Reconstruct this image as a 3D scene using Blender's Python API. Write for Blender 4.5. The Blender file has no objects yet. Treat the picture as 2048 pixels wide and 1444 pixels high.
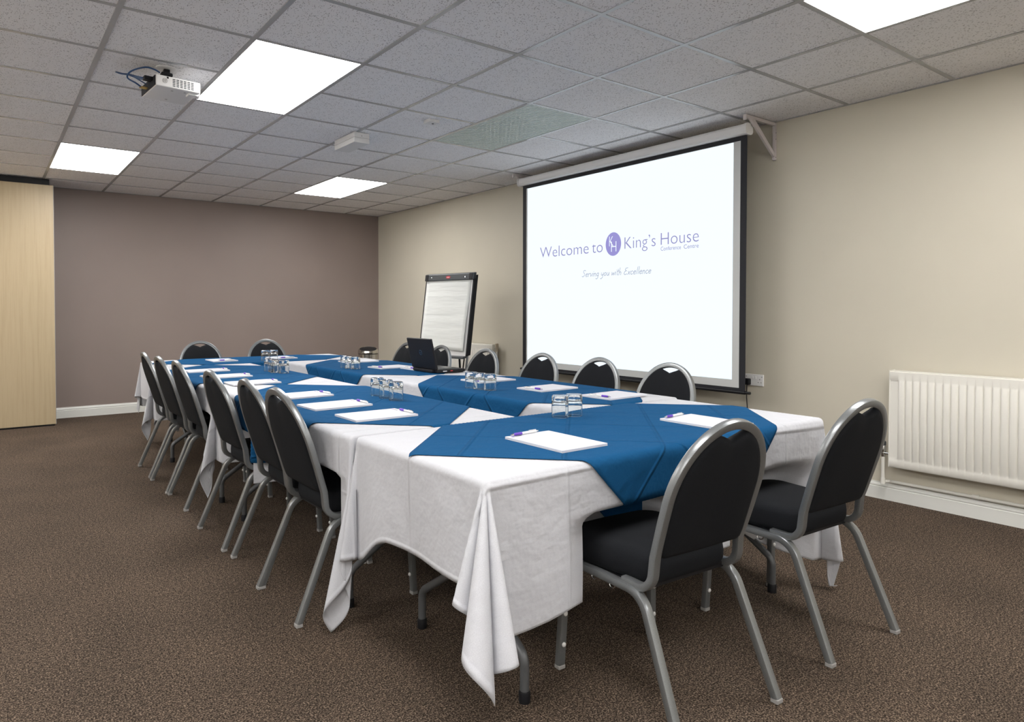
import bpy, bmesh, math, random
from mathutils import Vector, Matrix, noise
random.seed(7)
PI = math.pi
SC = bpy.context.scene
COL = SC.collection

# ------------------------------------------------------------------ camera, world, exposure
F_PX = 1349.8
cam_d = bpy.data.cameras.new('camera')
cam_d.sensor_fit = 'HORIZONTAL'; cam_d.sensor_width = 36.0
cam_d.lens = F_PX / 2048 * 36.0
cam_d.shift_x = (1024 - 946.73) / 2048
cam_d.shift_y = (647.4 - 722) / 2048
cam_d.clip_start = 0.05; cam_d.clip_end = 60
cam = bpy.data.objects.new('camera', cam_d); COL.objects.link(cam)
yaw, pitch = 0.626, -0.0205
fw = Vector((math.sin(yaw) * math.cos(pitch), math.cos(yaw) * math.cos(pitch), math.sin(pitch)))
cam.location = (-0.5007, -3.3803, 1.2043)
cam.rotation_euler = fw.to_track_quat('-Z', 'Y').to_euler()
SC.camera = cam

w = bpy.data.worlds.new('world'); SC.world = w; w.use_nodes = True
w.node_tree.nodes['Background'].inputs[0].default_value = (0.02, 0.02, 0.022, 1)
w.node_tree.nodes['Background'].inputs[1].default_value = 0.0
SC.view_settings.view_transform = 'Standard'
SC.view_settings.look = 'None'
SC.view_settings.gamma = 1.0
SC.view_settings.use_curve_mapping = False
SC.view_settings.exposure = 0.0
LAMP = 20.5          # radiance of the fluorescent ceiling panels
SCREEN = 1.25        # radiance of the projected picture

# ------------------------------------------------------------------ dimensions of the room
ZC = 2.553                       # underside of ceiling grid
XR, YB = 4.127, 5.371            # screen wall, mauve wall
XL, YF = -2.4, -6.6              # walls behind / left of the camera

# ------------------------------------------------------------------ materials
def nodes_of(m):
    m.use_nodes = True
    nt = m.node_tree
    return nt, nt.nodes['Principled BSDF']

def mat(name, col, rough=0.5, metal=0.0, spec=0.5, coat=0.0, sheen=0.0):
    m = bpy.data.materials.new(name)
    nt, b = nodes_of(m)
    b.inputs['Base Color'].default_value = (*col, 1)
    b.inputs['Roughness'].default_value = rough
    b.inputs['Metallic'].default_value = metal
    b.inputs['Specular IOR Level'].default_value = spec
    if coat: b.inputs['Coat Weight'].default_value = coat
    if sheen:
        b.inputs['Sheen Weight'].default_value = sheen
        b.inputs['Sheen Roughness'].default_value = 0.5
    return m

def N(nt, t, **kw):
    n = nt.nodes.new(t)
    for k, v in kw.items():
        if k.startswith('i_'):
            key = k[2:]
            key = int(key) if key.isdigit() else key
            n.inputs[key].default_value = v
        else: setattr(n, k, v)
    return n

def coords(nt, kind='Object', scale=(1, 1, 1), rot=(0, 0, 0)):
    tc = N(nt, 'ShaderNodeTexCoord'); mp = N(nt, 'ShaderNodeMapping')
    mp.inputs['Scale'].default_value = scale
    mp.inputs['Rotation'].default_value = rot
    nt.links.new(tc.outputs[kind], mp.inputs['Vector'])
    return mp.outputs[0]

def bump(nt, b, height, strength=0.3, dist=0.002, chain=None):
    n = N(nt, 'ShaderNodeBump'); n.inputs['Strength'].default_value = strength
    n.inputs['Distance'].default_value = dist
    nt.links.new(height, n.inputs['Height'])
    if chain: nt.links.new(chain, n.inputs['Normal'])
    nt.links.new(n.outputs[0], b.inputs['Normal'])
    return n.outputs[0]

def ramp(nt, fac, stops):
    r = N(nt, 'ShaderNodeValToRGB'); e = r.color_ramp.elements
    while len(e) < len(stops): e.new(0.5)
    for s, (p, c) in zip(e, stops):
        s.position = p; s.color = (*c, 1)
    nt.links.new(fac, r.inputs[0]); return r.outputs[0]

def noisetex(nt, v, scale, detail=2, rough=0.5):
    n = N(nt, 'ShaderNodeTexNoise'); n.inputs['Scale'].default_value = scale
    n.inputs['Detail'].default_value = detail; n.inputs['Roughness'].default_value = rough
    nt.links.new(v, n.inputs['Vector']); return n.outputs[0]

def mixc(nt, fac, a, b, mode='MIX'):
    n = N(nt, 'ShaderNodeMix', data_type='RGBA', blend_type=mode)
    for s, val in ((n.inputs[0], fac), (n.inputs[6], a), (n.inputs[7], b)):
        if hasattr(val, 'links') or hasattr(val, 'is_linked'): nt.links.new(val, s)
        elif isinstance(val, tuple): s.default_value = (*val, 1)
        else: s.default_value = val
    return n.outputs[2]

def wall_paint(name, col, var=0.06):
    m = mat(name, col, 0.55, spec=0.35); nt, b = nodes_of(m)
    v = coords(nt, 'Object')
    n = noisetex(nt, v, 1.3, 3)
    c = ramp(nt, n, [(0.3, tuple(x * (1 - var) for x in col)), (0.7, tuple(min(1, x * (1 + var)) for x in col))])
    nt.links.new(c, b.inputs['Base Color'])
    bump(nt, b, noisetex(nt, v, 180, 2), 0.12, 0.001)
    return m

M = {}
M['cream'] = wall_paint('cream wall paint', (0.575, 0.535, 0.44), 0.03)
M['mauve'] = wall_paint('mauve wall paint', (0.255, 0.203, 0.182), 0.04)
M['plain'] = wall_paint('pale wall paint', (0.80, 0.78, 0.74))
M['white_paint'] = mat('white gloss paint', (0.72, 0.72, 0.68), 0.32)
M['radiator'] = mat('radiator enamel', (0.74, 0.72, 0.66), 0.35)
M['white_plastic'] = mat('white plastic', (0.76, 0.75, 0.74), 0.4)
M['bracket'] = mat('bracket enamel', (0.60, 0.55, 0.54), 0.4)
M['grey_plastic'] = mat('grey plastic', (0.33, 0.32, 0.31), 0.5)
M['black'] = mat('black plastic', (0.008, 0.008, 0.010), 0.5, spec=0.3)
M['black_soft'] = mat('black border cloth', (0.010, 0.010, 0.014), 0.7)
M['dark_grey'] = mat('charcoal plastic', (0.045, 0.05, 0.055), 0.45)
M['paper'] = mat('paper', (0.61, 0.615, 0.66), 0.7)
M['chrome'] = mat('chrome', (0.7, 0.7, 0.7), 0.15, 1.0)
M['steel'] = mat('brushed steel', (0.50, 0.47, 0.43), 0.22, 1.0)
M['purple'] = mat('purple plastic', (0.11, 0.03, 0.42), 0.35)
M['red'] = mat('red badge', (0.55, 0.02, 0.04), 0.4)
M['blue_cable'] = mat('blue cable', (0.012, 0.055, 0.16), 0.4)
M['brass'] = mat('brass connector', (0.6, 0.38, 0.12), 0.3, 1.0)
M['batten'] = mat('buff batten', (0.50, 0.40, 0.30), 0.6)
M['screen_white'] = mat('matt white screen', (0.55, 0.56, 0.55), 0.8)
M['brown_valve'] = mat('beige valve plastic', (0.42, 0.36, 0.27), 0.5)

def silver():
    m = mat('silver painted steel', (0.23, 0.24, 0.245), 0.32, 0.6)
    nt, b = nodes_of(m)
    v = coords(nt, 'Object')
    n = noisetex(nt, v, 900, 2)
    c = ramp(nt, n, [(0.3, (0.19, 0.20, 0.205)), (0.7, (0.27, 0.28, 0.285))])
    nt.links.new(c, b.inputs['Base Color'])
    return m
M['silver'] = silver()
M['leg_grey'] = mat('grey table leg paint', (0.12, 0.125, 0.13), 0.4, 0.3)

def carpet():
    m = mat('brown carpet', (0.1, 0.07, 0.05), 0.95, spec=0.1)
    nt, b = nodes_of(m)
    v = coords(nt, 'Object')
    n1 = noisetex(nt, v, 190, 2, 0.7)
    nm = noisetex(nt, v, 60, 3, 0.65)
    n2 = noisetex(nt, v, 2.2, 3)
    c1 = ramp(nt, n1, [(0.36, (0.012, 0.008, 0.006)), (0.5, (0.060, 0.044, 0.033)), (0.63, (0.215, 0.165, 0.125))])
    cm = ramp(nt, nm, [(0.34, (0.62, 0.62, 0.62)), (0.66, (1.36, 1.34, 1.32))])
    c2 = ramp(nt, n2, [(0.3, (0.86, 0.86, 0.86)), (0.7, (1.1, 1.08, 1.06))])
    c = mixc(nt, 1.0, mixc(nt, 1.0, c1, cm, 'MULTIPLY'), c2, 'MULTIPLY')
    nt.links.new(c, b.inputs['Base Color'])
    bump(nt, b, n1, 0.35, 0.004)
    return m
M['carpet'] = carpet()

def tile_mat():
    m = mat('mineral fibre tile', (0.60, 0.58, 0.57), 0.9, spec=0.15)
    nt, b = nodes_of(m)
    v = coords(nt, 'Object')
    vs = coords(nt, 'Object', (1, 0.6, 1), (0, 0, 0.5))
    vo = N(nt, 'ShaderNodeTexVoronoi'); vo.inputs['Scale'].default_value = 120
    nt.links.new(vs, vo.inputs['Vector'])
    big = noisetex(nt, v, 22, 2)
    thr = N(nt, 'ShaderNodeMath', operation='MULTIPLY', i_1=0.50); nt.links.new(big, thr.inputs[0])
    lt = N(nt, 'ShaderNodeMath', operation='LESS_THAN'); nt.links.new(vo.outputs[0], lt.inputs[0]); nt.links.new(thr.outputs[0], lt.inputs[1])
    fine = noisetex(nt, v, 260, 2)
    base = ramp(nt, fine, [(0.3, (0.80, 0.785, 0.79)), (0.7, (0.90, 0.885, 0.89))])
    c = mixc(nt, lt.outputs[0], base, (0.42, 0.40, 0.40))
    nt.links.new(c, b.inputs['Base Color'])
    inv = N(nt, 'ShaderNodeMath', operation='SUBTRACT', i_0=1.0); nt.links.new(lt.outputs[0], inv.inputs[1])
    bump(nt, b, inv.outputs[0], 0.4, 0.002)
    return m
M['tile'] = tile_mat()
M['tee'] = mat('ceiling grid enamel', (0.42, 0.42, 0.42), 0.16)

def prismatic():
    m = mat('unlit prismatic diffuser', (0.70, 0.78, 0.74), 0.25)
    nt, b = nodes_of(m)
    v = coords(nt, 'Object')
    wv = N(nt, 'ShaderNodeTexWave', bands_direction='DIAGONAL'); wv.inputs['Scale'].default_value = 13
    nt.links.new(v, wv.inputs['Vector'])
    wv2 = N(nt, 'ShaderNodeTexWave', bands_direction='X'); wv2.inputs['Scale'].default_value = 15
    nt.links.new(v, wv2.inputs['Vector'])
    ad = N(nt, 'ShaderNodeMath', operation='ADD'); nt.links.new(wv.outputs[1], ad.inputs[0]); nt.links.new(wv2.outputs[1], ad.inputs[1])
    bump(nt, b, ad.outputs[0], 1.0, 0.006)
    return m
M['prismatic'] = prismatic()

def emit(name, col, s):
    m = bpy.data.materials.new(name); m.use_nodes = True
    nt = m.node_tree; b = nt.nodes['Principled BSDF']
    b.inputs['Base Color'].default_value = (0.02, 0.02, 0.02, 1)
    b.inputs['Specular IOR Level'].default_value = 0.0
    b.inputs['Emission Color'].default_value = (*col, 1)
    b.inputs['Emission Strength'].default_value = s
    return m
M['lamp'] = emit('lit diffuser', (1.0, 0.985, 0.965), LAMP)
M['picture'] = emit('projected picture', (0.755, 0.828, 0.885), SCREEN)
M['pic_text'] = emit('projected lettering', (0.24, 0.23, 0.45), SCREEN)
M['pic_emblem'] = emit('projected emblem', (0.26, 0.24, 0.53), SCREEN)
M['pic_script'] = emit('projected script', (0.26, 0.28, 0.38), SCREEN)
M['red_led'] = emit('red led', (1.0, 0.1, 0.1), 0.6)

def fabric(name, ca, cb, scale, rough=0.9, sheen=0.25, bs=0.25, bd=0.002):
    m = mat(name, ca, rough, spec=0.2, sheen=sheen)
    nt, b = nodes_of(m)
    v = coords(nt, 'Object')
    n = noisetex(nt, v, scale, 2, 0.6)
    nt.links.new(ramp(nt, n, [(0.3, ca), (0.72, cb)]), b.inputs['Base Color'])
    bump(nt, b, n, bs, bd)
    return m
M['seat'] = fabric('black chair fabric', (0.0045, 0.0050, 0.0065), (0.0120, 0.0135, 0.0165), 800, sheen=0.0)

def cloth(name, ca, cb, crease, per, off, sheen=0.1):
    m = mat(name, ca, 0.9, spec=0.08, sheen=sheen)
    nt, b = nodes_of(m)
    v = coords(nt, 'UV')
    weave = noisetex(nt, v, 420, 2)
    nt.links.new(ramp(nt, weave, [(0.3, ca), (0.7, cb)]), b.inputs['Base Color'])
    sep = N(nt, 'ShaderNodeSeparateXYZ'); nt.links.new(v, sep.inputs[0])
    wob = noisetex(nt, v, 3.0, 2)
    hs = []
    for k in (0, 1):
        a = N(nt, 'ShaderNodeMath', operation='ADD', i_1=off[k] + 50 * per[k]); nt.links.new(sep.outputs[k], a.inputs[0])
        pp = N(nt, 'ShaderNodeMath', operation='PINGPONG', i_1=per[k] / 2); nt.links.new(a.outputs[0], pp.inputs[0])
        mr = N(nt, 'ShaderNodeMapRange', interpolation_type='SMOOTHSTEP', i_1=0.0, i_2=0.011, i_3=1.0, i_4=0.0)
        nt.links.new(pp.outputs[0], mr.inputs[0]); hs.append(mr.outputs[0])
    ad = N(nt, 'ShaderNodeMath', operation='ADD'); nt.links.new(hs[0], ad.inputs[0]); nt.links.new(hs[1], ad.inputs[1])
    big = noisetex(nt, v, 5.5, 4, 0.6)
    vs = coords(nt, 'UV', (3.0, 11.0, 1), (0, 0, 0.6))
    st = noisetex(nt, vs, 1.6, 3, 0.6)
    c1 = bump(nt, b, ad.outputs[0], crease, 0.005)
    c2 = bump(nt, b, big, 0.5, 0.025, c1)
    c3 = bump(nt, b, st, 0.16, 0.02, c2)
    bump(nt, b, weave, 0.10, 0.001, c3)
    return m
M['white_cloth'] = cloth('white table linen', (0.475, 0.48, 0.51), (0.54, 0.545, 0.575), 0.6, (0.61, 0.41), (0.0, 0.0))
M['blue_cloth'] = cloth('blue table linen', (0.0055, 0.060, 0.158), (0.0095, 0.079, 0.192), 1.0, (0.33, 0.33), (0.0, 0.165), 0.0)

def wood():
    m = mat('pale maple veneer', (0.6, 0.48, 0.30), 0.45)
    nt, b = nodes_of(m)
    v = coords(nt, 'Object', (7, 7, 0.22))
    n = noisetex(nt, v, 6, 5, 0.65)
    nt.links.new(ramp(nt, n, [(0.25, (0.36, 0.275, 0.165)), (0.55, (0.42, 0.33, 0.205)), (0.8, (0.39, 0.305, 0.19))]), b.inputs['Base Color'])
    return m
M['maple'] = wood()

def glass():
    m = mat('clear glass', (0.97, 0.99, 0.98), 0.02); nt, b = nodes_of(m)
    b.inputs['Transmission Weight'].default_value = 1.0
    b.inputs['IOR'].default_value = 1.48
    return m
M['glass'] = glass()

def flip_paper():
    m = mat('flipchart paper', (0.74, 0.75, 0.72), 0.7); nt, b = nodes_of(m)
    v = coords(nt, 'Object', (1.0, 1, 9))
    bump(nt, b, noisetex(nt, v, 3.0, 2), 0.25, 0.02)
    return m
M['flip'] = flip_paper()

# ------------------------------------------------------------------ mesh helpers
def to_mesh(bm, name):
    me = bpy.data.meshes.new(name); bm.normal_update(); bm.to_mesh(me); bm.free(); return me

def obj(name, src, m, parent=None, loc=(0, 0, 0), rot=(0, 0, 0), smooth=None):
    me = to_mesh(src, name) if isinstance(src, bmesh.types.BMesh) else src
    if m is not None and len(me.materials) == 0:
        me.materials.append(M[m] if isinstance(m, str) else m)
    if smooth is not None:
        me.polygons.foreach_set('use_smooth', [True] * len(me.polygons))
        me.set_sharp_from_angle(angle=math.radians(smooth))
    o = bpy.data.objects.new(name, me); COL.objects.link(o)
    o.location = loc; o.rotation_euler = rot
    if parent: o.parent = parent
    return o

def thing(name, label, cat, loc=(0, 0, 0), rz=0, group=None):
    o = bpy.data.objects.new(name, None); COL.objects.link(o)
    o.empty_display_size = 0.05
    o.location = loc; o.rotation_euler = (0, 0, rz)
    return tag(o, label, cat, group)

def tag(o, label, cat, group=None):
    o['label'] = label; o['category'] = cat
    if group: o['group'] = group
    return o

def struct(o, label=None):
    o['kind'] = 'structure'
    if label: o['label'] = label
    return o

def dup(root, loc, rz, label, group=None):
    r = root.copy(); COL.objects.link(r); r.location = loc; r.rotation_euler = (0, 0, rz)
    r['label'] = label
    if group: r['group'] = group
    def rec(src, dst):
        for ch in src.children:
            c = ch.copy(); COL.objects.link(c); c.parent = dst; rec(ch, c)
    rec(root, r)
    return r

def B(): return bmesh.new()

def box(bm, x0, x1, y0, y1, z0, z1, bev=0.0, seg=2):
    r = bmesh.ops.create_cube(bm, size=1.0)
    vs = r['verts']
    for v in vs:
        v.co = Vector(((x0 + x1) / 2 + v.co.x * (x1 - x0), (y0 + y1) / 2 + v.co.y * (y1 - y0), (z0 + z1) / 2 + v.co.z * (z1 - z0)))
    if bev:
        es = list({e for v in vs for e in v.link_edges})
        bmesh.ops.bevel(bm, geom=es, offset=bev, segments=seg, affect='EDGES', profile=0.5)
    return bm

def bx(*a, **k): return box(B(), *a, **k)

def fillet(pts, radii, n=7):
    pts = [Vector(p) for p in pts]; out = [pts[0]]
    for i in range(1, len(pts) - 1):
        p, r = pts[i], radii[i - 1] if isinstance(radii, (list, tuple)) else radii
        a, b = (pts[i - 1] - p).normalized(), (pts[i + 1] - p).normalized()
        ang = a.angle(b); d = r / math.tan(ang / 2)
        s, e = p + a * d, p + b * d
        c = p + (a + b).normalized() * (r / math.sin(ang / 2))
        va, vb = s - c, e - c
        for k in range(n + 1):
            t = k / n
            out.append(c + va.normalized().slerp(vb.normalized(), t) * r)
    out.append(pts[-1]); return out

def sweep(bm, path, prof, ref, cap=True, closed=False):
    """sweep a closed 2D profile along a path with parallel transport"""
    path = [Vector(p) for p in path]; n = len(path)
    tans = []
    for i in range(n):
        if closed: t = path[(i + 1) % n] - path[i - 1]
        else: t = path[min(i + 1, n - 1)] - path[max(i - 1, 0)]
        tans.append(t.normalized())
    side = Vector(ref); side = (side - tans[0] * side.dot(tans[0])).normalized()
    rings = []
    for i in range(n):
        if i:
            q = tans[i - 1].rotation_difference(tans[i]); side = q @ side
            side = (side - tans[i] * side.dot(tans[i])).normalized()
        up = tans[i].cross(side)
        rings.append([bm.verts.new(path[i] + side * a + up * b) for a, b in prof])
    m = len(prof)
    rng = range(n) if closed else range(n - 1)
    for i in rng:
        A, C = rings[i], rings[(i + 1) % n]
        for k in range(m):
            bm.faces.new((A[k], A[(k + 1) % m], C[(k + 1) % m], C[k]))
    if cap and not closed:
        bm.faces.new(list(reversed(rings[0]))); bm.faces.new(rings[-1])
    return bm

def rrect(w, h, r):
    out = []
    for cx, cy, a0 in ((w / 2 - r, h / 2 - r, 0), (-w / 2 + r, h / 2 - r, PI / 2), (-w / 2 + r, -h / 2 + r, PI), (w / 2 - r, -h / 2 + r, 1.5 * PI)):
        for k in range(3):
            a = a0 + k * PI / 4
            out.append((cx + r * math.cos(a), cy + r * math.sin(a)))
    return out

def circ(r, n=10): return [(r * math.cos(2 * PI * k / n), r * math.sin(2 * PI * k / n)) for k in range(n)]

def tube(path, r, ref=(0.1, 0.2, 1), n=8): return sweep(B(), path, circ(r, n), ref)

def lathe(prof, n=24, bm=None, c=(0, 0, 0), closed=False):
    bm = bm or B(); rings = []
    for r, z in prof:
        if r < 1e-6: rings.append([bm.verts.new((c[0], c[1], c[2] + z))])
        else: rings.append([bm.verts.new((c[0] + r * math.cos(2 * PI * k / n), c[1] + r * math.sin(2 * PI * k / n), c[2] + z)) for k in range(n)])
    prs = list(zip(rings, rings[1:]))
    if closed: prs.append((rings[-1], rings[0]))
    for A, C in prs:
        for k in range(n):
            k2 = (k + 1) % n
            if len(A) == 1 and len(C) == 1: continue
            if len(A) == 1: bm.faces.new((A[0], C[k2], C[k]))
            elif len(C) == 1: bm.faces.new((A[k], A[k2], C[0]))
            else: bm.faces.new((A[k], A[k2], C[k2], C[k]))
    bmesh.ops.recalc_face_normals(bm, faces=bm.faces)
    return bm

def prism(bm, pts, axis, a0, a1):
    """extrude a 2D polygon along an axis; pts are the other two coords in cyclic order"""
    def P(u, v, a):
        return {'x': (a, u, v), 'y': (u, a, v), 'z': (u, v, a)}[axis]
    A = [bm.verts.new(P(u, v, a0)) for u, v in pts]; C = [bm.verts.new(P(u, v, a1)) for u, v in pts]
    n = len(pts)
    for k in range(n): bm.faces.new((A[k], A[(k + 1) % n], C[(k + 1) % n], C[k]))
    bm.faces.new(A[::-1]); bm.faces.new(C)
    bmesh.ops.recalc_face_normals(bm, faces=bm.faces)
    return bm

def smooth01(a, b, x):
    t = max(0.0, min(1.0, (x - a) / (b - a))) if a != b else float(x >= b)
    return t * t * (3 - 2 * t)

# ------------------------------------------------------------------ room shell
struct(obj('floor', bx(XL, XR, YF, YB, -0.06, 0), 'carpet'), 'brown flecked carpet floor')
struct(obj('wall_right', bx(XR, XR + 0.1, YF, YB, 0, 2.8), 'cream'), 'cream painted wall behind the projector screen')
struct(obj('wall_back', bx(XL, XR, YB, YB + 0.1, 0, 2.8), 'mauve'), 'mauve painted feature wall at the far end')
struct(obj('wall_left', bx(XL - 0.1, XL, YF, YB, 0, 2.8), 'plain'))
struct(obj('wall_front', bx(XL, XR, YF - 0.1, YF, 0, 2.8), 'plain'))

def baseboard(name, axis, at, sgn, a0, a1, h):
    pr = [(0, 0), (sgn * 0.017, 0), (sgn * 0.017, h * 0.70), (sgn * 0.013, h * 0.74), (sgn * 0.016, h * 0.80),
          (sgn * 0.014, h * 0.87), (sgn * 0.008, h * 0.93), (sgn * 0.007, h), (0, h)]
    o = obj(name, prism(B(), [(at + u, v) for u, v in pr], axis, a0, a1), 'white_paint')
    struct(o, 'white skirting board'); return o
baseboard('baseboard_right', 'y', XR, -1, YF, YB - 0.02, 0.108)
baseboard('baseboard_back', 'x', YB, -1, XL, XR, 0.118)

# suspended ceiling: slab, runners, cross tees and single tiles
ceil = struct(obj('ceiling', bx(XL, XR, YF, YB, ZC + 0.03, ZC + 0.12), 'plain'), 'suspended grid ceiling of speckled mineral fibre tiles')
LIGHTS = {(1, 0): 'on', (0, 5): 'on', (4, 5): 'on', (4, 0): 'off', (4, -5): 'on', (0, -5): 'on', (-4, 0): 'on', (-4, -5): 'on', (-4, 5): 'on', (0, -10): 'on', (4, -10): 'on', (-4, -10): 'on'}  # panels out of the camera's view are added to brighten the room
cells_lit = set()
for (i, j) in LIGHTS: cells_lit |= {(i, j), (i, j + 1)}
tiles = {}
def tile_mesh(wx, wy):
    k = (round(wx, 3), round(wy, 3))
    if k not in tiles:
        bm = bx(-wx / 2, wx / 2, -wy / 2, wy / 2, 0, 0.016, bev=0.002, seg=1)
        tiles[k] = to_mesh(bm, 'ceiling_tile'); tiles[k].materials.append(M['tile'])
    return tiles[k]
tees = {}
def tee_mesh(L):
    k = round(L, 3)
    if k not in tees:
        bm = bx(-L / 2, L / 2, -0.012, 0.012, 0, 0.003); box(bm, -L / 2, L / 2, -0.002, 0.002, 0.003, 0.028)
        tees[k] = to_mesh(bm, 'cross_tee'); tees[k].materials.append(M['tee'])
    return tees[k]
for i in range(-4, 7):
    x0, x1 = i * 0.6, min((i + 1) * 0.6, XR)
    for j in range(-11, 9):
        y0, y1 = j * 0.6, min((j + 1) * 0.6, YB)
        if (i, j) not in cells_lit:
            o = obj('ceiling_tile', tile_mesh(x1 - x0 - 0.006, y1 - y0 - 0.006), None, ceil, ((x0 + x1) / 2, (y0 + y1) / 2, ZC + 0.0032))
        if not ((i, j) in cells_lit and (i, j - 1) in LIGHTS) and j > -11:
            obj('cross_tee', tee_mesh(x1 - x0 - 0.024), None, ceil, ((x0 + x1) / 2, y0, ZC))
    if i > -4:
        bm = bx(-0.0125, 0.0125, YF, YB, 0, 0.003); box(bm, -0.002, 0.002, YF, YB, 0.003, 0.028)
        obj('main_runner', bm, 'tee', ceil, (x0, 0, ZC - 0.0005))
bm = bx(XR - 0.022, XR, YF, YB, ZC - 0.001, ZC + 0.002); box(bm, XR - 0.003, XR, YF, YB, ZC, ZC + 0.028)
struct(obj('trim_1', bm, 'tee'), 'ceiling edge trim along the cream wall')
bm = bx(XL, XR, YB - 0.022, YB, ZC - 0.001, ZC + 0.002); box(bm, XL, XR, YB - 0.003, YB, ZC, ZC + 0.028)
struct(obj('trim_2', bm, 'tee'), 'ceiling edge trim along the mauve wall')

light_labels = {
    (1, 0): 'large lit ceiling light panel right beside the ceiling projector',
    (0, 5): 'lit ceiling light panel above the pale wooden partition, far left',
    (4, 5): 'lit ceiling light panel nearest the corner of mauve and cream walls',
    (4, 0): 'unlit ribbed ceiling light panel between projector screen and small sensor',
    (4, -5): 'lit ceiling light panel at the top right edge above the radiator',
    (0, -5): 'added lit ceiling light panel above and behind the camera, out of view',
    (-4, 0): 'added lit ceiling light panel left of the camera, out of view, middle one',
    (-4, -5): 'added lit ceiling light panel left behind the camera, out of view',
    (-4, 5): 'added lit ceiling light panel at the far left behind the partition, out of view',
    (0, -10): 'added lit ceiling light panel far behind the camera in the middle, out of view',
    (4, -10): 'added lit ceiling light panel far behind the camera on the right, out of view',
    (-4, -10): 'added lit ceiling light panel far behind the camera on the left, out of view'}
for (i, j), st in LIGHTS.items():
    t = thing('ceiling_light', light_labels[(i, j)], 'ceiling light', (i * 0.6 + 0.3, j * 0.6 + 0.6, ZC), 0, 'recessed ceiling light panels')
    bm = B()
    for s in (-1, 1):
        box(bm, -0.299, 0.299, s * 0.593 - 0.006, s * 0.593 + 0.006, 0.0005, 0.026)
        box(bm, s * 0.293 - 0.006, s * 0.293 + 0.006, -0.587, 0.587, 0.0005, 0.026)
    obj('frame', bm, 'tee', t)
    obj('diffuser', bx(-0.287, 0.287, -0.587, 0.587, 0.001, 0.006, bev=0.001, seg=1), 'lamp' if st == 'on' else 'prismatic', t)
    obj('housing', bx(-0.287, 0.287, -0.587, 0.587, 0.0075, 0.026), 'white_plastic', t)

# ------------------------------------------------------------------ projector screen
SX, SXY0, SXY1 = 3.83, -0.657, 1.772
scr = thing('projector_screen', 'large pull-down projector screen with black border showing a welcome slide', 'projector screen', (SX, 0.557, 0.62))
def scr_obj(name, bm, m, smooth=None, parent=None):
    bmesh.ops.translate(bm, verts=bm.verts, vec=Vector((-SX, -0.557, -0.62))) if isinstance(bm, bmesh.types.BMesh) else None
    return obj(name, bm, m, parent or scr, smooth=smooth)
hp = []
for k in range(16):
    a = 2 * PI * k / 16
    hp.append((SX + 0.042 * max(-1, min(1, 1.15 * math.cos(a))), 2.467 + 0.038 * max(-1, min(1, 1.15 * math.sin(a)))))
scr_obj('housing', prism(B(), hp, 'y', -0.655, 1.79), 'white_plastic')
for y0, y1 in ((-0.675, -0.655), (1.79, 1.812)):
    e = scr_obj('end_cap', prism(B(), [(SX + (u - SX) * 1.08, 2.467 + (v - 2.467) * 1.08) for u, v in hp], 'y', y0, y1), 'white_plastic')
scr_obj('border_cloth', bx(SX + 0.001, SX + 0.0025, SXY0, SXY1, 0.632, 2.45), 'black_soft')
scr_obj('projection_surface', bx(SX - 0.0005, SX + 0.001, -0.608, 1.718, 0.65, 2.397), 'screen_white')
bm = prism(B(), [(SX + 0.016 * math.cos(a * PI / 5), 0.62 + 0.014 * math.sin(a * PI / 5)) for a in range(10)], 'y', -0.66, 1.775)
bar = scr_obj('bottom_bar', bm, 'black')
for y0, y1 in ((-0.697, -0.66), (1.775, 1.80)):
    k = scr_obj('bar_end', prism(B(), [(SX + 0.011 * math.cos(a * PI / 5), 0.62 + 0.010 * math.sin(a * PI / 5)) for a in range(10)], 'y', y0, y1), 'black')
pic = scr_obj('projected_picture', bx(SX - 0.0012, SX - 0.0005, -0.553, 1.700, 0.705, 2.394), 'picture')

DG = None
def text_mesh(s, spacing=1.0, offset=0.0):
    cu = bpy.data.curves.new('lettering', 'FONT'); cu.body = s; cu.space_character = spacing; cu.offset = offset
    cu.resolution_u = 4
    o = bpy.data.objects.new('lettering_tmp', cu); COL.objects.link(o)
    dg = bpy.context.evaluated_depsgraph_get(); dg.update()
    me = bpy.data.meshes.new_from_object(o.evaluated_get(dg))
    bpy.data.objects.remove(o); return me

def screen_text(name, s, yl, yr, base, cap, m, depth=0.0003, spacing=1.0, offset=0.0, ref='H'):
    me = text_mesh(s, spacing, offset)
    xs = [v.co.x for v in me.vertices]
    x0, x1 = min(xs), max(xs)
    cm = text_mesh(ref); ch = max(v.co.y for v in cm.vertices)
    for v in me.vertices:
        u = (v.co.x - x0) / (x1 - x0)
        v.co = Vector((-0.0012 - depth, yl + (yr - yl) * u - 0.557, base + v.co.y / ch * cap - 0.62))
    return obj(name, me, m, scr)
screen_text('lettering_welcome', 'Welcome', 1.513, 0.868, 1.703, 0.100, 'pic_text', offset=-0.010)
screen_text('lettering_to', 'to', 0.828, 0.700, 1.703, 0.100, 'pic_text', offset=-0.010)
screen_text('lettering_kings', "King\u2019s", 0.455, 0.132, 1.712, 0.098, 'pic_text', offset=-0.012)
screen_text('lettering_house', 'House', 0.082, -0.269, 1.716, 0.096, 'pic_text', offset=-0.012)
screen_text('lettering_conference', 'Conference', 0.082, -0.110, 1.671, 0.031, 'pic_text')
screen_text('lettering_centre', 'Centre', -0.135, -0.269, 1.671, 0.031, 'pic_text')
bm = B(); n = 40
vs = [bm.verts.new((-0.0015, 0.579 - 0.557 + 0.087 * math.cos(2 * PI * k / n), 1.763 - 0.62 + 0.100 * math.sin(2 * PI * k / n))) for k in range(n)]
bm.faces.new(vs)
obj('round_emblem', bm, 'pic_emblem', scr)
screen_text('emblem_letter_k', 'K', 0.626, 0.578, 1.745, 0.087, 'picture', 0.0006, offset=-0.014)
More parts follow.
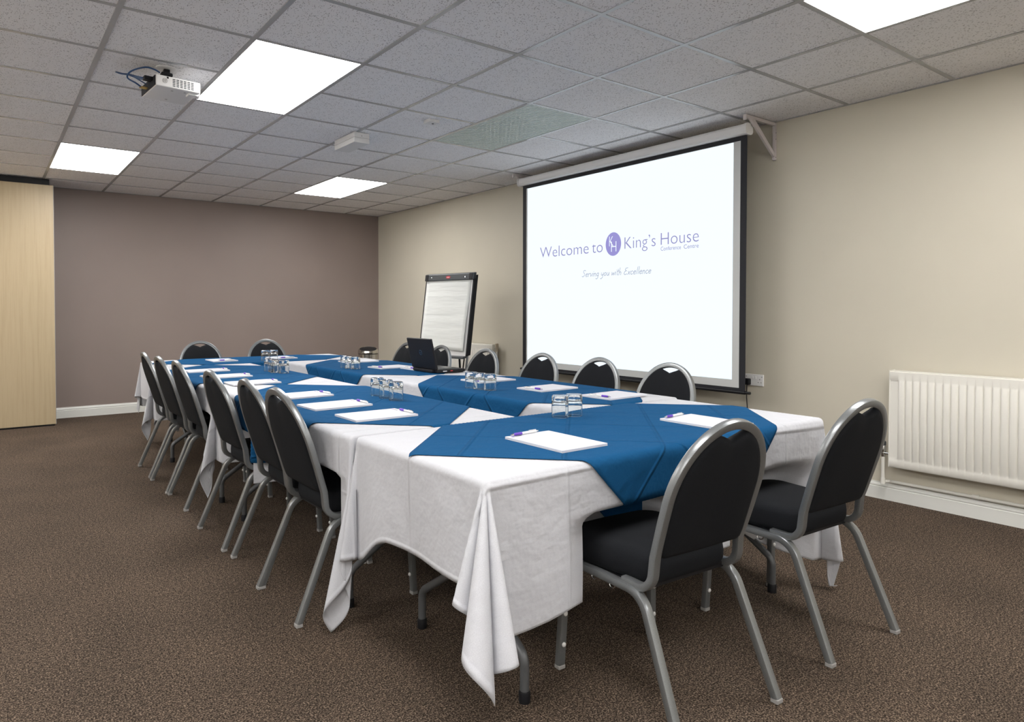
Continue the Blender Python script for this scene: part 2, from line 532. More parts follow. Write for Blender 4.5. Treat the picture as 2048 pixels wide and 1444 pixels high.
screen_text('emblem_letter_h', 'H', 0.603, 0.545, 1.697, 0.090, 'picture', 0.0006, offset=-0.014)
# handwritten tagline, single strokes turned into thin ribbons
GL = {
 'S': (0.52, [[(.46,.84),(.32,.95),(.14,.86),(.14,.68),(.34,.47),(.38,.22),(.2,.02),(.02,.1)]]),
 'e': (0.38, [[(.04,.25),(.3,.3),(.29,.43),(.17,.48),(.06,.36),(.04,.18),(.13,.02),(.33,.09)]]),
 'r': (0.30, [[(.06,.48),(.05,0)], [(.05,.3),(.15,.45),(.28,.46)]]),
 'v': (0.34, [[(.03,.48),(.13,.02),(.31,.48)]]),
 'i': (0.17, [[(.07,.48),(.06,.02)], [(.09,.68),(.10,.73)]]),
 'n': (0.36, [[(.05,.48),(.05,0)], [(.05,.3),(.16,.46),(.26,.4),(.28,0)]]),
 'g': (0.38, [[(.31,.42),(.17,.48),(.05,.3),(.09,.08),(.2,.05),(.3,.2),(.31,.45),(.28,-.22),(.13,-.38),(.0,-.28)]]),
 'y': (0.40, [[(.05,.48),(.08,.15),(.2,.1),(.32,.28)], [(.35,.48),(.28,-.2),(.12,-.4),(.02,-.3)]]),
 'o': (0.38, [[(.19,.47),(.07,.37),(.05,.18),(.15,.02),(.28,.09),(.32,.29),(.27,.43),(.19,.47)]]),
 'u': (0.40, [[(.05,.48),(.06,.12),(.17,.02),(.28,.15),(.31,.48)], [(.31,.48),(.33,0)]]),
 'w': (0.52, [[(.03,.48),(.1,.03),(.24,.4),(.34,.03),(.48,.48)]]),
 't': (0.28, [[(.13,.85),(.11,.06),(.22,.02)], [(0,.54),(.27,.57)]]),
 'h': (0.38, [[(.06,1),(.05,0)], [(.05,.3),(.17,.46),(.28,.38),(.3,0)]]),
 'E': (0.50, [[(.44,.93),(.16,.86),(.12,.66),(.31,.53)], [(.31,.53),(.1,.43),(.05,.14),(.2,.01),(.44,.12)]]),
 'x': (0.36, [[(.03,.48),(.3,.0)], [(.33,.48),(.02,.0)]]),
 'c': (0.35, [[(.3,.41),(.17,.48),(.05,.3),(.07,.1),(.17,.01),(.31,.1)]]),
 'l': (0.19, [[(.1,1),(.07,.02)]]),
 ' ': (0.26, [])}
S = 'Serving you with Excellence'
tot = sum(GL[c][0] for c in S)
def scribble():
    words = ['serving', 'you', 'with', 'excellence']; word = words[0]; bm = B(); cx = 0.0; W = 0.786
    hgt = 0.062
    for c in S:
        if c == ' ':
            obj('lettering_' + word, bm, 'pic_script', scr); bm = B(); words.pop(0); word = words[0] if words else ''
        wd, strokes = GL[c]
        for st in strokes:
            pts = [Vector(((cx + px + 0.18 * py) / (tot + .1) * W, py * hgt)) for px, py in st]
            for a, b in zip(pts, pts[1:]):
                d = (b - a)
                if d.length < 1e-6: continue
                nrm = Vector((-d.y, d.x))* 0 + Vector((-d.y, d.x)).normalized() * 0.0023; e = d.normalized() * 0.001
                q = [a - e + nrm, a - e - nrm, b + e - nrm, b + e + nrm]
                bm.faces.new([bm.verts.new((-0.0015, 0.953 - p.x - 0.557, 1.497 + p.y - 0.62)) for p in q])
        cx += wd
    return bm
obj('lettering_excellence', scribble(), 'pic_script', scr)

def bracket(y, label):
    t = thing('shelf_bracket', label, 'bracket', (XR, y, 2.28), 0, 'brackets holding the screen')
    L, w2 = 0.375, 0.011
    obj('wall_arm', bx(-0.022, 0, -w2, w2, 0, 0.268, bev=0.003), 'bracket', t)
    obj('top_arm', bx(-L, -0.022, -w2, w2, 0.246, 0.268, bev=0.003), 'bracket', t)
    p = prism(B(), [(-0.026, 0.022), (-0.022, 0.05), (-0.27, 0.246), (-0.325, 0.246)], 'y', -w2 * 0.8, w2 * 0.8)
    obj('brace', p, 'bracket', t)
    obj('arm_tip', bx(-L - 0.012, -L, -w2 * 1.15, w2 * 1.15, 0.228, 0.27, bev=0.004), 'bracket', t)
    for z in (0.02, 0.15, 0.195):
        bm = lathe([(0, 0.0006), (0.0035, 0.0006), (0.0035, -0.001), (0, -0.001)], 10)
        bmesh.ops.rotate(bm, verts=bm.verts, cent=(0, 0, 0), matrix=Matrix.Rotation(PI / 2, 3, 'X'))
        obj('screw', bm, 'dark_grey', t, (-0.011, -w2, z))
bracket(-0.693, 'white shelf bracket at the near right end of the projector screen')
bracket(1.828, 'white shelf bracket at the far left end of the projector screen')
tag(obj('wall_batten', bx(XR - 0.03, XR, 0.36, 1.03, 2.515, 2.549, bev=0.002), 'batten'), 'short buff wooden batten on the wall above the screen housing', 'batten')

# ------------------------------------------------------------------ socket and plug
t = thing('wall_socket', 'white double wall socket just right of the projector screen', 'socket', (XR, -0.549, 0.684))
obj('plate', bx(-0.010, 0, -0.073, 0.073, -0.043, 0.043, bev=0.003), 'white_plastic', t)
for s in (-1, 1):
    obj('rocker_switch', bx(-0.0135, -0.009, s * 0.012 - 0.006, s * 0.012 + 0.006, 0.008, 0.030, bev=0.002), 'white_plastic', t)
for dy, dz, a, b in ((-0.045, 0.006, 0.002, 0.004), (-0.056, -0.016, 0.0035, 0.002), (-0.034, -0.016, 0.0035, 0.002)):
    obj('pin_hole', bx(-0.0106, -0.009, dy - a, dy + a, dz - b, dz + b), 'black', t)
for s in (-1, 1):
    obj('screw', bx(-0.0106, -0.009, s * 0.062 - 0.003, s * 0.062 + 0.003, 0.022, 0.028), 'dark_grey', t)
t = thing('power_plug', 'black mains plug with cable hanging from the double wall socket', 'plug', (XR - 0.0105, -0.504, 0.672))
obj('plug_body', bx(-0.034, 0, -0.024, 0.024, -0.026, 0.022, bev=0.008, seg=3), 'black', t, smooth=40)
obj('cable', tube(fillet([(-0.02, 0, -0.02), (-0.022, 0.0, -0.12), (-0.018, -0.012, -0.3), (-0.02, 0.01, -0.55), (-0.025, 0.05, -0.665)], 0.05), 0.0035), 'black', t, smooth=60)

# ------------------------------------------------------------------ radiators
def radiator(label, y_hi, length, z0, z1, xf, pipes):
    t = thing('radiator', label, 'radiator', (xf, y_hi, z0), 0, 'panel radiators')
    H = z1 - z0; pitch = 0.0397
    nf = int((length - 0.06) / pitch); off = (length - nf * pitch) / 2
    def front(flip):
        bm = B()
        ys, hs = [0.0, off], [0.0, 0.0]
        for k in range(nf):
            for q, h in ((0.05, 0.005), (0.12, 0.0085), (0.30, 0.010), (0.70, 0.010), (0.88, 0.0085), (0.95, 0.005), (1.0, 0.0005)):
                ys.append(off + (k + q) * pitch); hs.append(h)
        ys.append(length); hs.append(0.0)
        zs = [(0.0, 0), (0.006, 0), (0.046, 0), (0.058, 0.6), (0.066, 1), (H - 0.066, 1), (H - 0.058, 0.7), (H - 0.048, 0), (H - 0.004, 0), (H, 0)]
        base = 0.008
        rows = []
        for z, f in zs:
            edge = 0.006 if z in (0.0, H) else 0.0
            rows.append([bm.verts.new((-(h * f) + edge + (0 if f else -0.006 + 0.0), -y, z)) for y, h in zip(ys, hs)])
        for A, C in zip(rows, rows[1:]):
            for k in range(len(ys) - 1): bm.faces.new((A[k], C[k], C[k + 1], A[k + 1]))
        bmesh.ops.recalc_face_normals(bm, faces=bm.faces)
        return bm
    fr = obj('front_panel', front(0), 'radiator', t, smooth=50)
    obj('back_panel', bx(0.055, 0.066, -length, 0, 0.0, H), 'radiator', t)
    for y0, y1 in ((0, 0.006), (-length - 0.006, -length)):
        obj('side_panel', bx(-0.004, 0.07, y0, y1, 0.0, H + 0.006, bev=0.002), 'radiator', t)
    obj('top_grille', bx(-0.001, 0.066, -length, 0, H - 0.002, H + 0.004, bev=0.001), 'radiator', t)
    obj('bottom_channel', bx(0.006, 0.055, -length, 0, 0.0, 0.012), 'radiator', t)
    if pipes == 'near':
        v = obj('valve', lathe([(0, 0), (0.011, 0), (0.013, 0.012), (0.011, 0.03), (0.016, 0.034), (0.017, 0.06), (0.013, 0.072), (0, 0.073)], 14), 'chrome', t, (0.03, 0.048, 0.052), smooth=40)
        obj('valve_tail', tube([(0.03, 0.048, 0.075), (0.03, 0.006, 0.075)], 0.009), 'chrome', t, smooth=60)
        obj('valve_cap', lathe([(0, 0), (0.016, 0), (0.016, 0.02), (0.012, 0.026), (0, 0.027)], 14), 'dark_grey', t, (0.03, 0.048, 0.125), smooth=40)
        p = fillet([(0.03, 0.048, 0.055), (0.03, 0.048, -z0 + 0.126), (0.078, 0.03, -z0 + 0.124), (0.082, -length - 0.4, -z0 + 0.128)], [0.012, 0.012])
        obj('pipe', tube(p, 0.0105), 'radiator', t, smooth=60)
        for yy in (-0.41, -0.83):
            obj('pipe_joint', tube([(0.080, yy, -z0 + 0.126), (0.080, yy - 0.035, -z0 + 0.126)], 0.0135), 'radiator', t, smooth=60)
        obj('pipe_joint', tube([(0.03, 0.048, -z0 + 0.112), (0.03, 0.048, -z0 + 0.15)], 0.0135), 'radiator', t, smooth=60)
    else:
        obj('valve', lathe([(0, 0), (0.014, 0), (0.016, 0.04), (0.019, 0.05), (0.018, 0.085), (0.01, 0.092), (0, 0.093)], 14), 'brown_valve', t, (0.03, -length - 0.045, H - 0.07), smooth=40)
        obj('valve_tail', tube([(0.03, -length - 0.045, H - 0.04), (0.03, -length - 0.004, H - 0.04)], 0.009), 'chrome', t, smooth=60)
        obj('pipe', tube([(0.03, -length - 0.045, H - 0.065), (0.03, -length - 0.045, -z0 + 0.004)], 0.0075), 'radiator', t, smooth=60)
    return t
radiator('large white ribbed panel radiator on the cream wall at right', -1.515, 1.6, 0.232, 0.826, 4.03, 'near')
radiator('white panel radiator on the far wall behind the flipchart easel', 3.72, 1.19, 0.22, 0.815, 4.03, 'far')

# ------------------------------------------------------------------ partition at the far left
t = thing('partition_panel', 'pale maple folding partition panel standing at the left edge', 'partition', (-0.55, 4.885, 0))
obj('panel_leaf', bx(-0.63, 0.632, -0.045, 0.045, 0.018, 2.488, bev=0.002), 'maple', t)
obj('bottom_seal', bx(-0.62, 0.622, -0.034, 0.034, 0.0, 0.018), 'black', t)
obj('gap_shade_strip', bx(-0.62, 0.60, -0.030, 0.030, 2.488, ZC - 0.002), 'black', t)  # black strip stands in for the shadow in the gap above the panel
obj('edge_trim', bx(0.632, 0.636, -0.045, 0.045, 0.018, 2.488), 'grey_plastic', t)
t = thing('partition_panel', 'second maple folding partition panel further left, beside the visible one', 'partition', (-1.84, 4.885, 0))
obj('panel_leaf', bx(-0.63, 0.632, -0.045, 0.045, 0.018, 2.488, bev=0.002), 'maple', t)
obj('bottom_seal', bx(-0.62, 0.622, -0.034, 0.034, 0.0, 0.018), 'black', t)
obj('gap_shade_strip', bx(-0.62, 0.62, -0.030, 0.030, 2.488, ZC - 0.002), 'black', t)  # same black filling for the shaded gap

# ------------------------------------------------------------------ ceiling projector, box and sensor
t = thing('ceiling_projector', 'white ceiling projector with vent grille and blue cables', 'projector', (0.367, 0.75, 2.42), math.radians(4.5))
hw, hd, hh = 0.117, 0.143, 0.060
obj('body', bx(-hw, hw, -hd, hd, 0, hh, bev=0.006, seg=3), 'white_plastic', t, smooth=40)
obj('rear_panel', bx(-hw - 0.003, -hw + 0.002, -hd + 0.008, hd - 0.008, 0.004, hh - 0.004), 'black', t)
gr = obj('vent_grille', bx(-0.036, 0.084, -hd - 0.001, -hd + 0.002, 0.006, hh - 0.006), 'white_plastic', t)
for a in range(6):
    for b in range(5):
        x = -0.032 + a * 0.0195; z = 0.0095 + b * 0.0088
        obj('vent_slot', bx(x, x + 0.0145, -hd - 0.0016, -hd, z, z + 0.0052), 'dark_grey', gr)
bm = lathe([(0.012, 0), (0.0135, 0), (0.0135, 0.0012), (0.012, 0.0012)], 20, closed=True)
for k in range(6):
    box(bm, -0.009 + k * 0.0032, -0.0078 + k * 0.0032, -0.009, 0.009, 0, 0.001)
bmesh.ops.rotate(bm, verts=bm.verts, cent=(0, 0, 0), matrix=Matrix.Rotation(PI / 2, 3, 'X'))
obj('speaker_grille', bm, 'grey_plastic', t, (-0.072, -hd, 0.032))
obj('lock_slot', bx(-0.062, -0.052, -hd - 0.0008, -hd, 0.046, 0.056), 'black', t)
bm = lathe([(0.030, 0), (0.033, 0.008), (0.033, 0.014), (0.024, 0.014), (0.022, 0.004), (0, 0.002)], 24)
bmesh.ops.rotate(bm, verts=bm.verts, cent=(0, 0, 0), matrix=Matrix.Rotation(PI / 2, 3, 'Y'))
obj('lens_ring', bm, 'white_plastic', t, (hw - 0.002, -0.07, 0.022), smooth=40)
obj('lens_cover', bx(hw - 0.055, hw - 0.004, -0.115, -0.06, -0.010, 0.002, bev=0.004), 'white_plastic', t)
for x, y in ((-0.02, -0.09), (0.045, -0.10), (0.0, 0.09)):
    obj('screw_recess', bx(x - 0.006, x + 0.006, y - 0.006, y + 0.006, -0.0006, 0.0), 'grey_plastic', t)
m_ = thing('projector_mount', 'black arm with round ceiling plate holding the projector', 'mount', (0.335, 0.70, 2.42))
obj('ceiling_plate', lathe([(0, 0.133), (0.055, 0.133), (0.055, 0.129), (0.048, 0.124), (0, 0.124)], 24), 'white_plastic', m_, smooth=40)
obj('arm', bx(-0.016, 0.016, -0.016, 0.016, 0.062, 0.124, bev=0.004), 'black', m_)
obj('knuckle', bx(-0.03, 0.03, -0.022, 0.022, 0.085, 0.105, bev=0.006), 'black', m_)
obj('foot_plate', bx(-0.05, 0.09, -0.07, 0.10, 0.0605, 0.065, bev=0.002), 'black', m_)
def cable(pts, r, n=10):
    P = [Vector(p) for p in pts]; out = []
    for i in range(len(P) - 1):
        p0, p1, p2, p3 = P[max(i - 1, 0)], P[i], P[i + 1], P[min(i + 2, len(P) - 1)]
        for k in range(n):
            s = k / n
            out.append(0.5 * ((2 * p1) + (p2 - p0) * s + (2 * p0 - 5 * p1 + 4 * p2 - p3) * s * s + (3 * p1 - p0 - 3 * p2 + p3) * s ** 3))
    out.append(P[-1]); return tube(out, r)
# cables plug into the rear of the projector body: parts of it
obj('cable', cable([(-hw - 0.03, 0.02, 0.02), (-0.180, 0.0, 0.03), (-0.214, 0.045, 0.066), (-0.200, 0.02, 0.098), (-0.150, -0.055, 0.110), (-0.105, -0.06, 0.108), (-0.072, -0.05, 0.100)], 0.0045), 'blue_cable', t, smooth=60)
obj('cable', cable([(-hw - 0.04, -0.07, 0.046), (-0.175, -0.03, 0.058), (-0.195, 0.09, 0.100), (-0.215, 0.14, 0.112), (-0.238, 0.18, 0.126)], 0.0045), 'blue_cable', t, smooth=60)
obj('cable', cable([(-hw - 0.04, -0.06, 0.042), (-0.170, -0.01, 0.055), (-0.198, 0.085, 0.094), (-0.222, 0.15, 0.113), (-0.242, 0.178, 0.126)], 0.004), 'blue_cable', t, smooth=60)
obj('cable', cable([(-hw - 0.01, 0.0, 0.035), (-0.15, 0.0, 0.045), (-0.185, 0.04, 0.075), (-0.205, 0.09, 0.098)], 0.003), 'blue_cable', t, smooth=60)
obj('cable_plug', bx(-hw - 0.045, -hw - 0.003, -0.095, -0.05, 0.036, 0.056, bev=0.003), 'black', t)
for dy in (0.012, 0.03):
    obj('phono_plug', tube([(-hw - 0.003, dy, 0.02), (-hw - 0.04, dy, 0.02)], 0.005), 'brass', t, smooth=60)

M['box'] = mat('off white box enamel', (0.68, 0.67, 0.66), 0.5)
t = thing('ceiling_box', 'white rectangular box fixed to the ceiling between light panels', 'ceiling box', (1.838, 1.480, ZC))
obj('body', bx(-0.0645, 0.0645, -0.178, 0.178, -0.078, -0.0005, bev=0.003), 'box', t)
obj('seam', bx(-0.0650, 0.0650, -0.1785, 0.1785, -0.042, -0.0395), 'grey_plastic', t)
obj('indicator', bx(-0.004, 0.002, -0.1789, -0.178, -0.028, -0.023), 'dark_grey', t)
t = thing('ceiling_sensor', 'small square white ceiling sensor between the lit and unlit panels', 'sensor', (2.095, 0.718, ZC))
obj('body', bx(-0.043, 0.043, -0.040, 0.040, -0.020, 0.003, bev=0.003), 'box', t)
obj('lens', lathe([(0, -0.0235), (0.007, -0.0225), (0.010, -0.019), (0, -0.019)], 14), 'black', t, (0.01, 0.0, 0), smooth=40)

# ------------------------------------------------------------------ tables and linen
ZT = 0.735
SEATS = []                       # (centre x, y, facing angle) of every chair, filled below
CH = []                          # chair list: x, y, facing(rad from +y, ccw), label, group
def chair_spec(x, y, rz, label, group): CH.append((x, y, rz, label, group))
chair_spec(1.253, -1.995, math.radians(-3.6), 'black chair nearest the camera, fully in front at the near table end', 'chairs at the near table')
chair_spec(2.03, -2.013, math.radians(-3.0), 'black chair at the near table end standing next to the large radiator', 'chairs at the near table')
ords = ['nearest the camera', 'second from the camera', 'third from the camera', 'fourth from the camera', 'fifth from the camera', 'farthest from the camera']
for k, (y, dr) in enumerate(((-0.713, 0.5), (-0.285, -1.0), (0.28, 1.0), (1.10, 0.0), (1.58, 1.5), (2.09, -0.5))):
    chair_spec(0.705 + (0.012 if k in (1, 3) else 0), y, math.radians(-90 + dr), 'black silver-framed chair in the left row, ' + ords[k], 'chairs along the left side')
for k, (y, x) in enumerate(((-0.832, 2.528), (-0.270, 2.525), (0.296, 2.525), (0.975, 2.525), (1.645, 2.53), (2.24, 2.53))):
    chair_spec(x, y, math.radians(90), 'black silver-framed chair in the row facing us under the screen, ' + ords[k], 'chairs along the screen side')
chair_spec(1.250, 3.50, PI, 'left one of two black chairs at the far table end by the mauve wall', 'chairs at the far table')
chair_spec(1.920, 3.50, PI, 'right one of two black chairs at the far table end by the mauve wall', 'chairs at the far table')

def push(p, lay=0.0):
    for (cx, cy, rz, _, _) in CH:
        dx, dy = p.x - cx, p.y - cy
        if abs(dx) > 0.7 or abs(dy) > 0.7: continue
        f = Vector((-math.sin(rz), math.cos(rz))); sd = Vector((math.cos(rz), math.sin(rz)))
        s = dx * f.x + dy * f.y; l = dx * sd.x + dy * sd.y
        tgt = 0.29 - lay
        if s < tgt and s > -0.25:
            wl = 1 - smooth01(0.222, 0.27, abs(l)); wz = 1 - smooth01(0.50, 0.585, p.z)
            d = (tgt - s) * wl * wz
            p.x += f.x * d; p.y += f.y * d
    return p

class Drape:
    """maps cloth coordinates (u,v), table centred, to a sheet lying on and hanging from the table"""
    def __init__(s, hx, hy, z, rad, corners, ripple):
        s.hx, s.hy, s.z, s.rad, s.corners, s.ripple = hx, hy, z, rad, corners, ripple
    def side(s, o, R):
        q = R * PI / 2
        if o < q: return R * math.sin(o / R), R * (1 - math.cos(o / R))
        return R, R + (o - q)
    def trail(s, su, sv):
        c = s.corners[(su, sv)]
        return c[6] if len(c) > 6 else (0.0, 0.0)
    def __call__(s, u, v):
        ou, ov = max(abs(u) - s.hx, 0), max(abs(v) - s.hy, 0)
        su, sv = (1 if u > 0 else -1), (1 if v > 0 else -1)
        if ou == 0 and ov == 0: return Vector((u, v, s.z))
        Ru = s.rad[0 if su < 0 else 1]; Rv = s.rad[2 if sv < 0 else 3]
        if ov == 0 or ou == 0:
            if ov == 0:
                tr = s.trail(su, sv)[0]
                if tr: ou *= 1 + (s.corners[(su, sv)][4] - 1) * tr * smooth01(0.25, 1.0, abs(v) / s.hy) ** 1.5
                h, d = s.side(ou, Ru); amp = s.ripple[0 if su < 0 else 1]; w, lim = v, s.hy
                g = smooth01(0.0, 0.35, d) * (1 - smooth01(0.72, 1.0, abs(w) / lim))
                h += g * amp * (math.sin(w * 8.3 + su * 1.3) + 0.6 * math.sin(w * 17.1 + 2 * su + d * 2) + 0.5)
                return Vector((su * (s.hx + h), v, s.z - d))
            tr = s.trail(su, sv)[1]
            if tr: ov *= 1 + (s.corners[(su, sv)][4] - 1) * tr * smooth01(0.40, 1.0, abs(u) / s.hx)
            h, d = s.side(ov, Rv); amp = s.ripple[2 if sv < 0 else 3]; w, lim = u, s.hx
            g = smooth01(0.0, 0.35, d) * (1 - smooth01(0.8, 1.0, abs(w) / lim))
            h += g * amp * (math.sin(w * 7.1 + sv * 0.7) + 0.6 * math.sin(w * 15.3 + sv + d * 2) + 0.5)
            return Vector((u, sv * (s.hy + h), s.z - d))
        n, f0, f1, bm_, stretch, skew = s.corners[(su, sv)][:6]
        r = math.hypot(ou, ov); th = math.atan2(ov, ou); t = th / (PI / 2)
        r *= 1 + (stretch - 1) * max(math.sin(PI * t) ** 2, s.trail(su, sv)[1] * smooth01(0.2, 1.0, t), s.trail(su, sv)[0] * smooth01(0.2, 1.0, 1 - t))
        t2 = t + skew * math.sin(PI * t) * 0.3
        env = smooth01(0, 0.16, t) * smooth01(0, 0.16, 1 - t)
        beta = bm_ * env * (0.30 + 0.70 * math.sin(n * PI * t2) ** 2) * (0.9 + 0.14 * math.sin(2.7 * t2 * n + n))
        phi = math.radians(f0 + (f1 - f0) * t2) - 0.16 * math.sin(2 * n * PI * t2)
        R = Ru * (1 - t) + Rv * t
        hdir = Vector((math.cos(th), math.sin(th), 0))
        d = Vector((math.sin(beta) * math.cos(phi), math.sin(beta) * math.sin(phi), -math.cos(beta)))
        q = R * PI / 2
        if r < q:
            pos = hdir * (R * math.sin(r / R)) + Vector((0, 0, -R * (1 - math.cos(r / R))))
        else:
            pos = hdir * R + Vector((0, 0, -R)) + d * (r - q)
        p = Vector((su * (s.hx + pos.x), sv * (s.hy + pos.y), s.z + pos.z))
        if p.z < 0.006:
            ex = 0.006 - p.z; p.z = 0.006 + 0.02 * abs(math.sin(14 * t)) * min(1, ex * 10)
            p.x += su * 0.75 * ex * max(0.15, math.cos(phi)); p.y += sv * 0.75 * ex * max(0.05, math.sin(phi))
        return p

def sheet(name, us, vs, fn, uvfn, m):
    verts, uvs = [], []
    for v in vs:
        for u in us:
            verts.append(fn(u, v)); uvs.append(uvfn(u, v))
    nu = len(us); faces = []
    for j in range(len(vs) - 1):
        for i in range(nu - 1):
            a = j * nu + i; faces.append((a, a + 1, a + 1 + nu, a + nu))
    me = bpy.data.meshes.new(name); me.from_pydata([tuple(p) for p in verts], [], faces)
    uvl = me.uv_layers.new(name='UVMap')
    for lp in me.loops: uvl.data[lp.index].uv = uvs[lp.vertex_index]
    me.materials.append(M[m])
    me.polygons.foreach_set('use_smooth', [True] * len(me.polygons))
    o = bpy.data.objects.new(name, me); COL.objects.link(o)
    md = o.modifiers.new('cloth_thickness', 'SOLIDIFY'); md.thickness = 0.0014; md.offset = 1.0
    return o

def lin(a, b, n): return [a + (b - a) * k / n for k in range(n + 1)]

def folding_table(cx, cy, rz, label):
    t = thing('folding_table', label, 'table', (cx, cy, 0), rz, 'trestle tables in the boardroom square')
    obj('tabletop', bx(-0.897, 0.897, -0.378, 0.378, ZT - 0.032, ZT, bev=0.008), 'grey_plastic', t)
    for s in (-1, 1):
        bm = B(); x = s * 0.69
        for q in (-1, 1):
            path = fillet([(x, q * 0.30, 0.0), (x, q * 0.30, 0.14), (x, q * 0.055, 0.30), (x, q * 0.055, ZT - 0.034)], [0.05, 0.05])
            sweep(bm, path, circ(0.0145, 10), (1, 0, 0))
        box(bm, x - 0.012, x + 0.012, -0.30, 0.30, ZT - 0.056, ZT - 0.033)
        lf = obj('leg_frame', bm, 'leg_grey', t, smooth=50)
        for q in (-1, 1):
            obj('foot_cap', lathe([(0, 0), (0.018, 0), (0.0185, 0.03), (0.016, 0.036), (0, 0.036)], 14), 'black', lf, (x, q * 0.30, 0.0), smooth=40)
    return t

OPEN, SHUT = 0.02, 0.006
def table_set(cx, cy, along_y, tlabel, wlabel, blabel, ends, corners, hang=(0.33, 0.42), bshift=(0, 0), ripple=None):
    """ends: radii for sides -u,+u,-v,+v in the cloth frame (world axes)"""
    rz = PI / 2 if along_y else 0
    folding_table(cx, cy, rz, tlabel)
    hx, hy = (0.381, 0.90) if along_y else (0.90, 0.381)
    hu, hv = (hang[1], hang[0]) if along_y else hang
    rip = ripple or [0.008 if e == OPEN else 0.0 for e in ends]
    D = Drape(hx, hy, ZT + 0.0015, ends, corners, rip)
    us = lin(-hx - hu, -hx, 56) + lin(-hx, hx, 26)[1:] + lin(hx, hx + hu, 56)[1:]
    vs = lin(-hy - hv, -hy, 56) + lin(-hy, hy, 26)[1:] + lin(hy, hy + hv, 56)[1:]
    def wf(u, v):
        p = D(u, v) + Vector((cx, cy, 0))
        if p.z < ZT - 0.03: p = push(p)
        return p - Vector((cx, cy, 0))
    o = sheet('tablecloth', us, vs, wf, lambda u, v: (u, v), 'white_cloth')
    o.location = (cx, cy, 0); tag(o, wlabel, 'tablecloth', 'white tablecloths')
    D2 = Drape(hx + 0.006, hy + 0.006, ZT + 0.0055, ends, corners, rip)
    hb = 0.66; q = lin(-hb, hb, 96); r2 = math.sqrt(0.5)
    def bf(a, b):
        u, v = (a - b) * r2 + bshift[0], (a + b) * r2 + bshift[1]
        p = D2(u, v) + Vector((cx, cy, 0))
        if p.z < ZT - 0.03: p = push(p, 0.012)
        if p.z < 0.46: p.z = 0.46 - (0.46 - p.z) * 0.4      # the tip rucks up on the chair seats
        return p - Vector((cx, cy, 0))
    o = sheet('table_overlay', q, q, bf, lambda a, b: (a, b), 'blue_cloth')
    o.location = (cx, cy, 0); tag(o, blabel, 'overlay cloth', 'blue overlay cloths')

# corner recipe: folds, azimuth range (deg from u side to v side), opening angle, stretch, skew
C3 = (2, 5, 85, 0.36, 1.0, 0.0)
OPENC = {(-1, -1): C3, (1, -1): C3, (-1, 1): C3, (1, 1): C3}
def corners(**k):
    c = dict(OPENC); nm = {'ll': (-1, -1), 'lr': (1, -1), 'ul': (-1, 1), 'ur': (1, 1)}
    for a, b in k.items(): c[nm[a]] = b
    return c
toU = (2, 0, 38, 0.26, 1.10, 0.0)      # folds swing out towards the u side only (v side is blocked)
toV = (3, 60, 92, 0.26, 1.10, 0.0)     # folds swing out towards the v side only
IN = (4, 8, 14, 0.10, 1.0, 0.0)
table_set(1.518, -1.511, False, 'folding table at the near end beneath white and blue cloths',
          'white tablecloth on the near end table, corners trailing to the carpet', 'blue diamond overlay cloth on the near end table',
          [OPEN, OPEN, OPEN, SHUT], corners(ll=(3, -4, 92, 0.46, 1.06, 0.0, (0.0, 2.0)), lr=(2, 15, 85, 0.16, 1.48, 0.0, (0.0, 1.0)), ul=(3, -6, 50, 0.20, 1.42, 0.0, (0.95, 0.0)), ur=toU), bshift=(0.008, 0.0))
table_set(0.985, -0.195, True, 'folding table of the left side, nearer one', 'white tablecloth on the nearer table of the left side', 'blue diamond overlay cloth on the nearer left side table',
          [OPEN, OPEN, SHUT, SHUT], corners(ll=IN, lr=IN, ul=(2, -28, 18, 0.24, 1.22, 0.0), ur=IN), bshift=(0, -0.02))
table_set(0.985, 1.635, True, 'folding table of the left side, farther one', 'white tablecloth on the farther table of the left side', 'blue diamond overlay cloth on the farther left side table',
          [OPEN, OPEN, SHUT, SHUT], corners(ll=IN, lr=IN, ul=(2, -30, 15, 0.24, 1.12, 0.0), ur=IN), bshift=(0, -0.02))
table_set(2.095, -0.195, True, 'folding table below the screen, nearer one', 'white tablecloth on the nearer table below the screen', 'blue diamond overlay cloth on the nearer table below the screen',
          [OPEN, OPEN, SHUT, SHUT], corners(ll=IN, lr=IN, ul=IN, ur=toU), bshift=(0, -0.09))
table_set(2.095, 1.635, True, 'folding table below the screen, farther one with the laptop', 'white tablecloth on the laptop table below the screen', 'blue diamond overlay cloth under the laptop',
          [OPEN, OPEN, SHUT, SHUT], corners(ll=IN, lr=toU, ul=IN, ur=toU), bshift=(0, -0.09))
table_set(1.552, 2.945, False, 'folding table at the far end by the mauve wall', 'white tablecloth on the far end table by the mauve wall', 'blue diamond overlay cloth on the far end table',
          [OPEN, OPEN, SHUT, OPEN], corners(ll=(2, -5, 30, 0.15, 1.0, 0.0), lr=toU, ul=(2, 10, 85, 0.20, 0.90, 0.0), ur=C3), bshift=(0, 0))

# ------------------------------------------------------------------ chairs
PROF = rrect(0.028, 0.024, 0.0045)
def fan(bm, outline, layers, place):
    """star-shaped cushion: concentric scaled copies of an outline at given offsets"""
    rings = []
    for sc, off in layers:
        if sc == 0: rings.append([bm.verts.new(place(0, 0, off))])
        else: rings.append([bm.verts.new(place(x * sc, y * sc, off)) for x, y in outline])
    n = len(outline)
    for A, C in zip(rings, rings[1:]):
        for k in range(n):
            k2 = (k + 1) % n
            if len(A) == 1: bm.faces.new((A[0], C[k2], C[k]))
            elif len(C) == 1: bm.faces.new((A[k], A[k2], C[0]))
            else: bm.faces.new((A[k], A[k2], C[k2], C[k]))
    bmesh.ops.recalc_face_normals(bm, faces=bm.faces)
    return bm

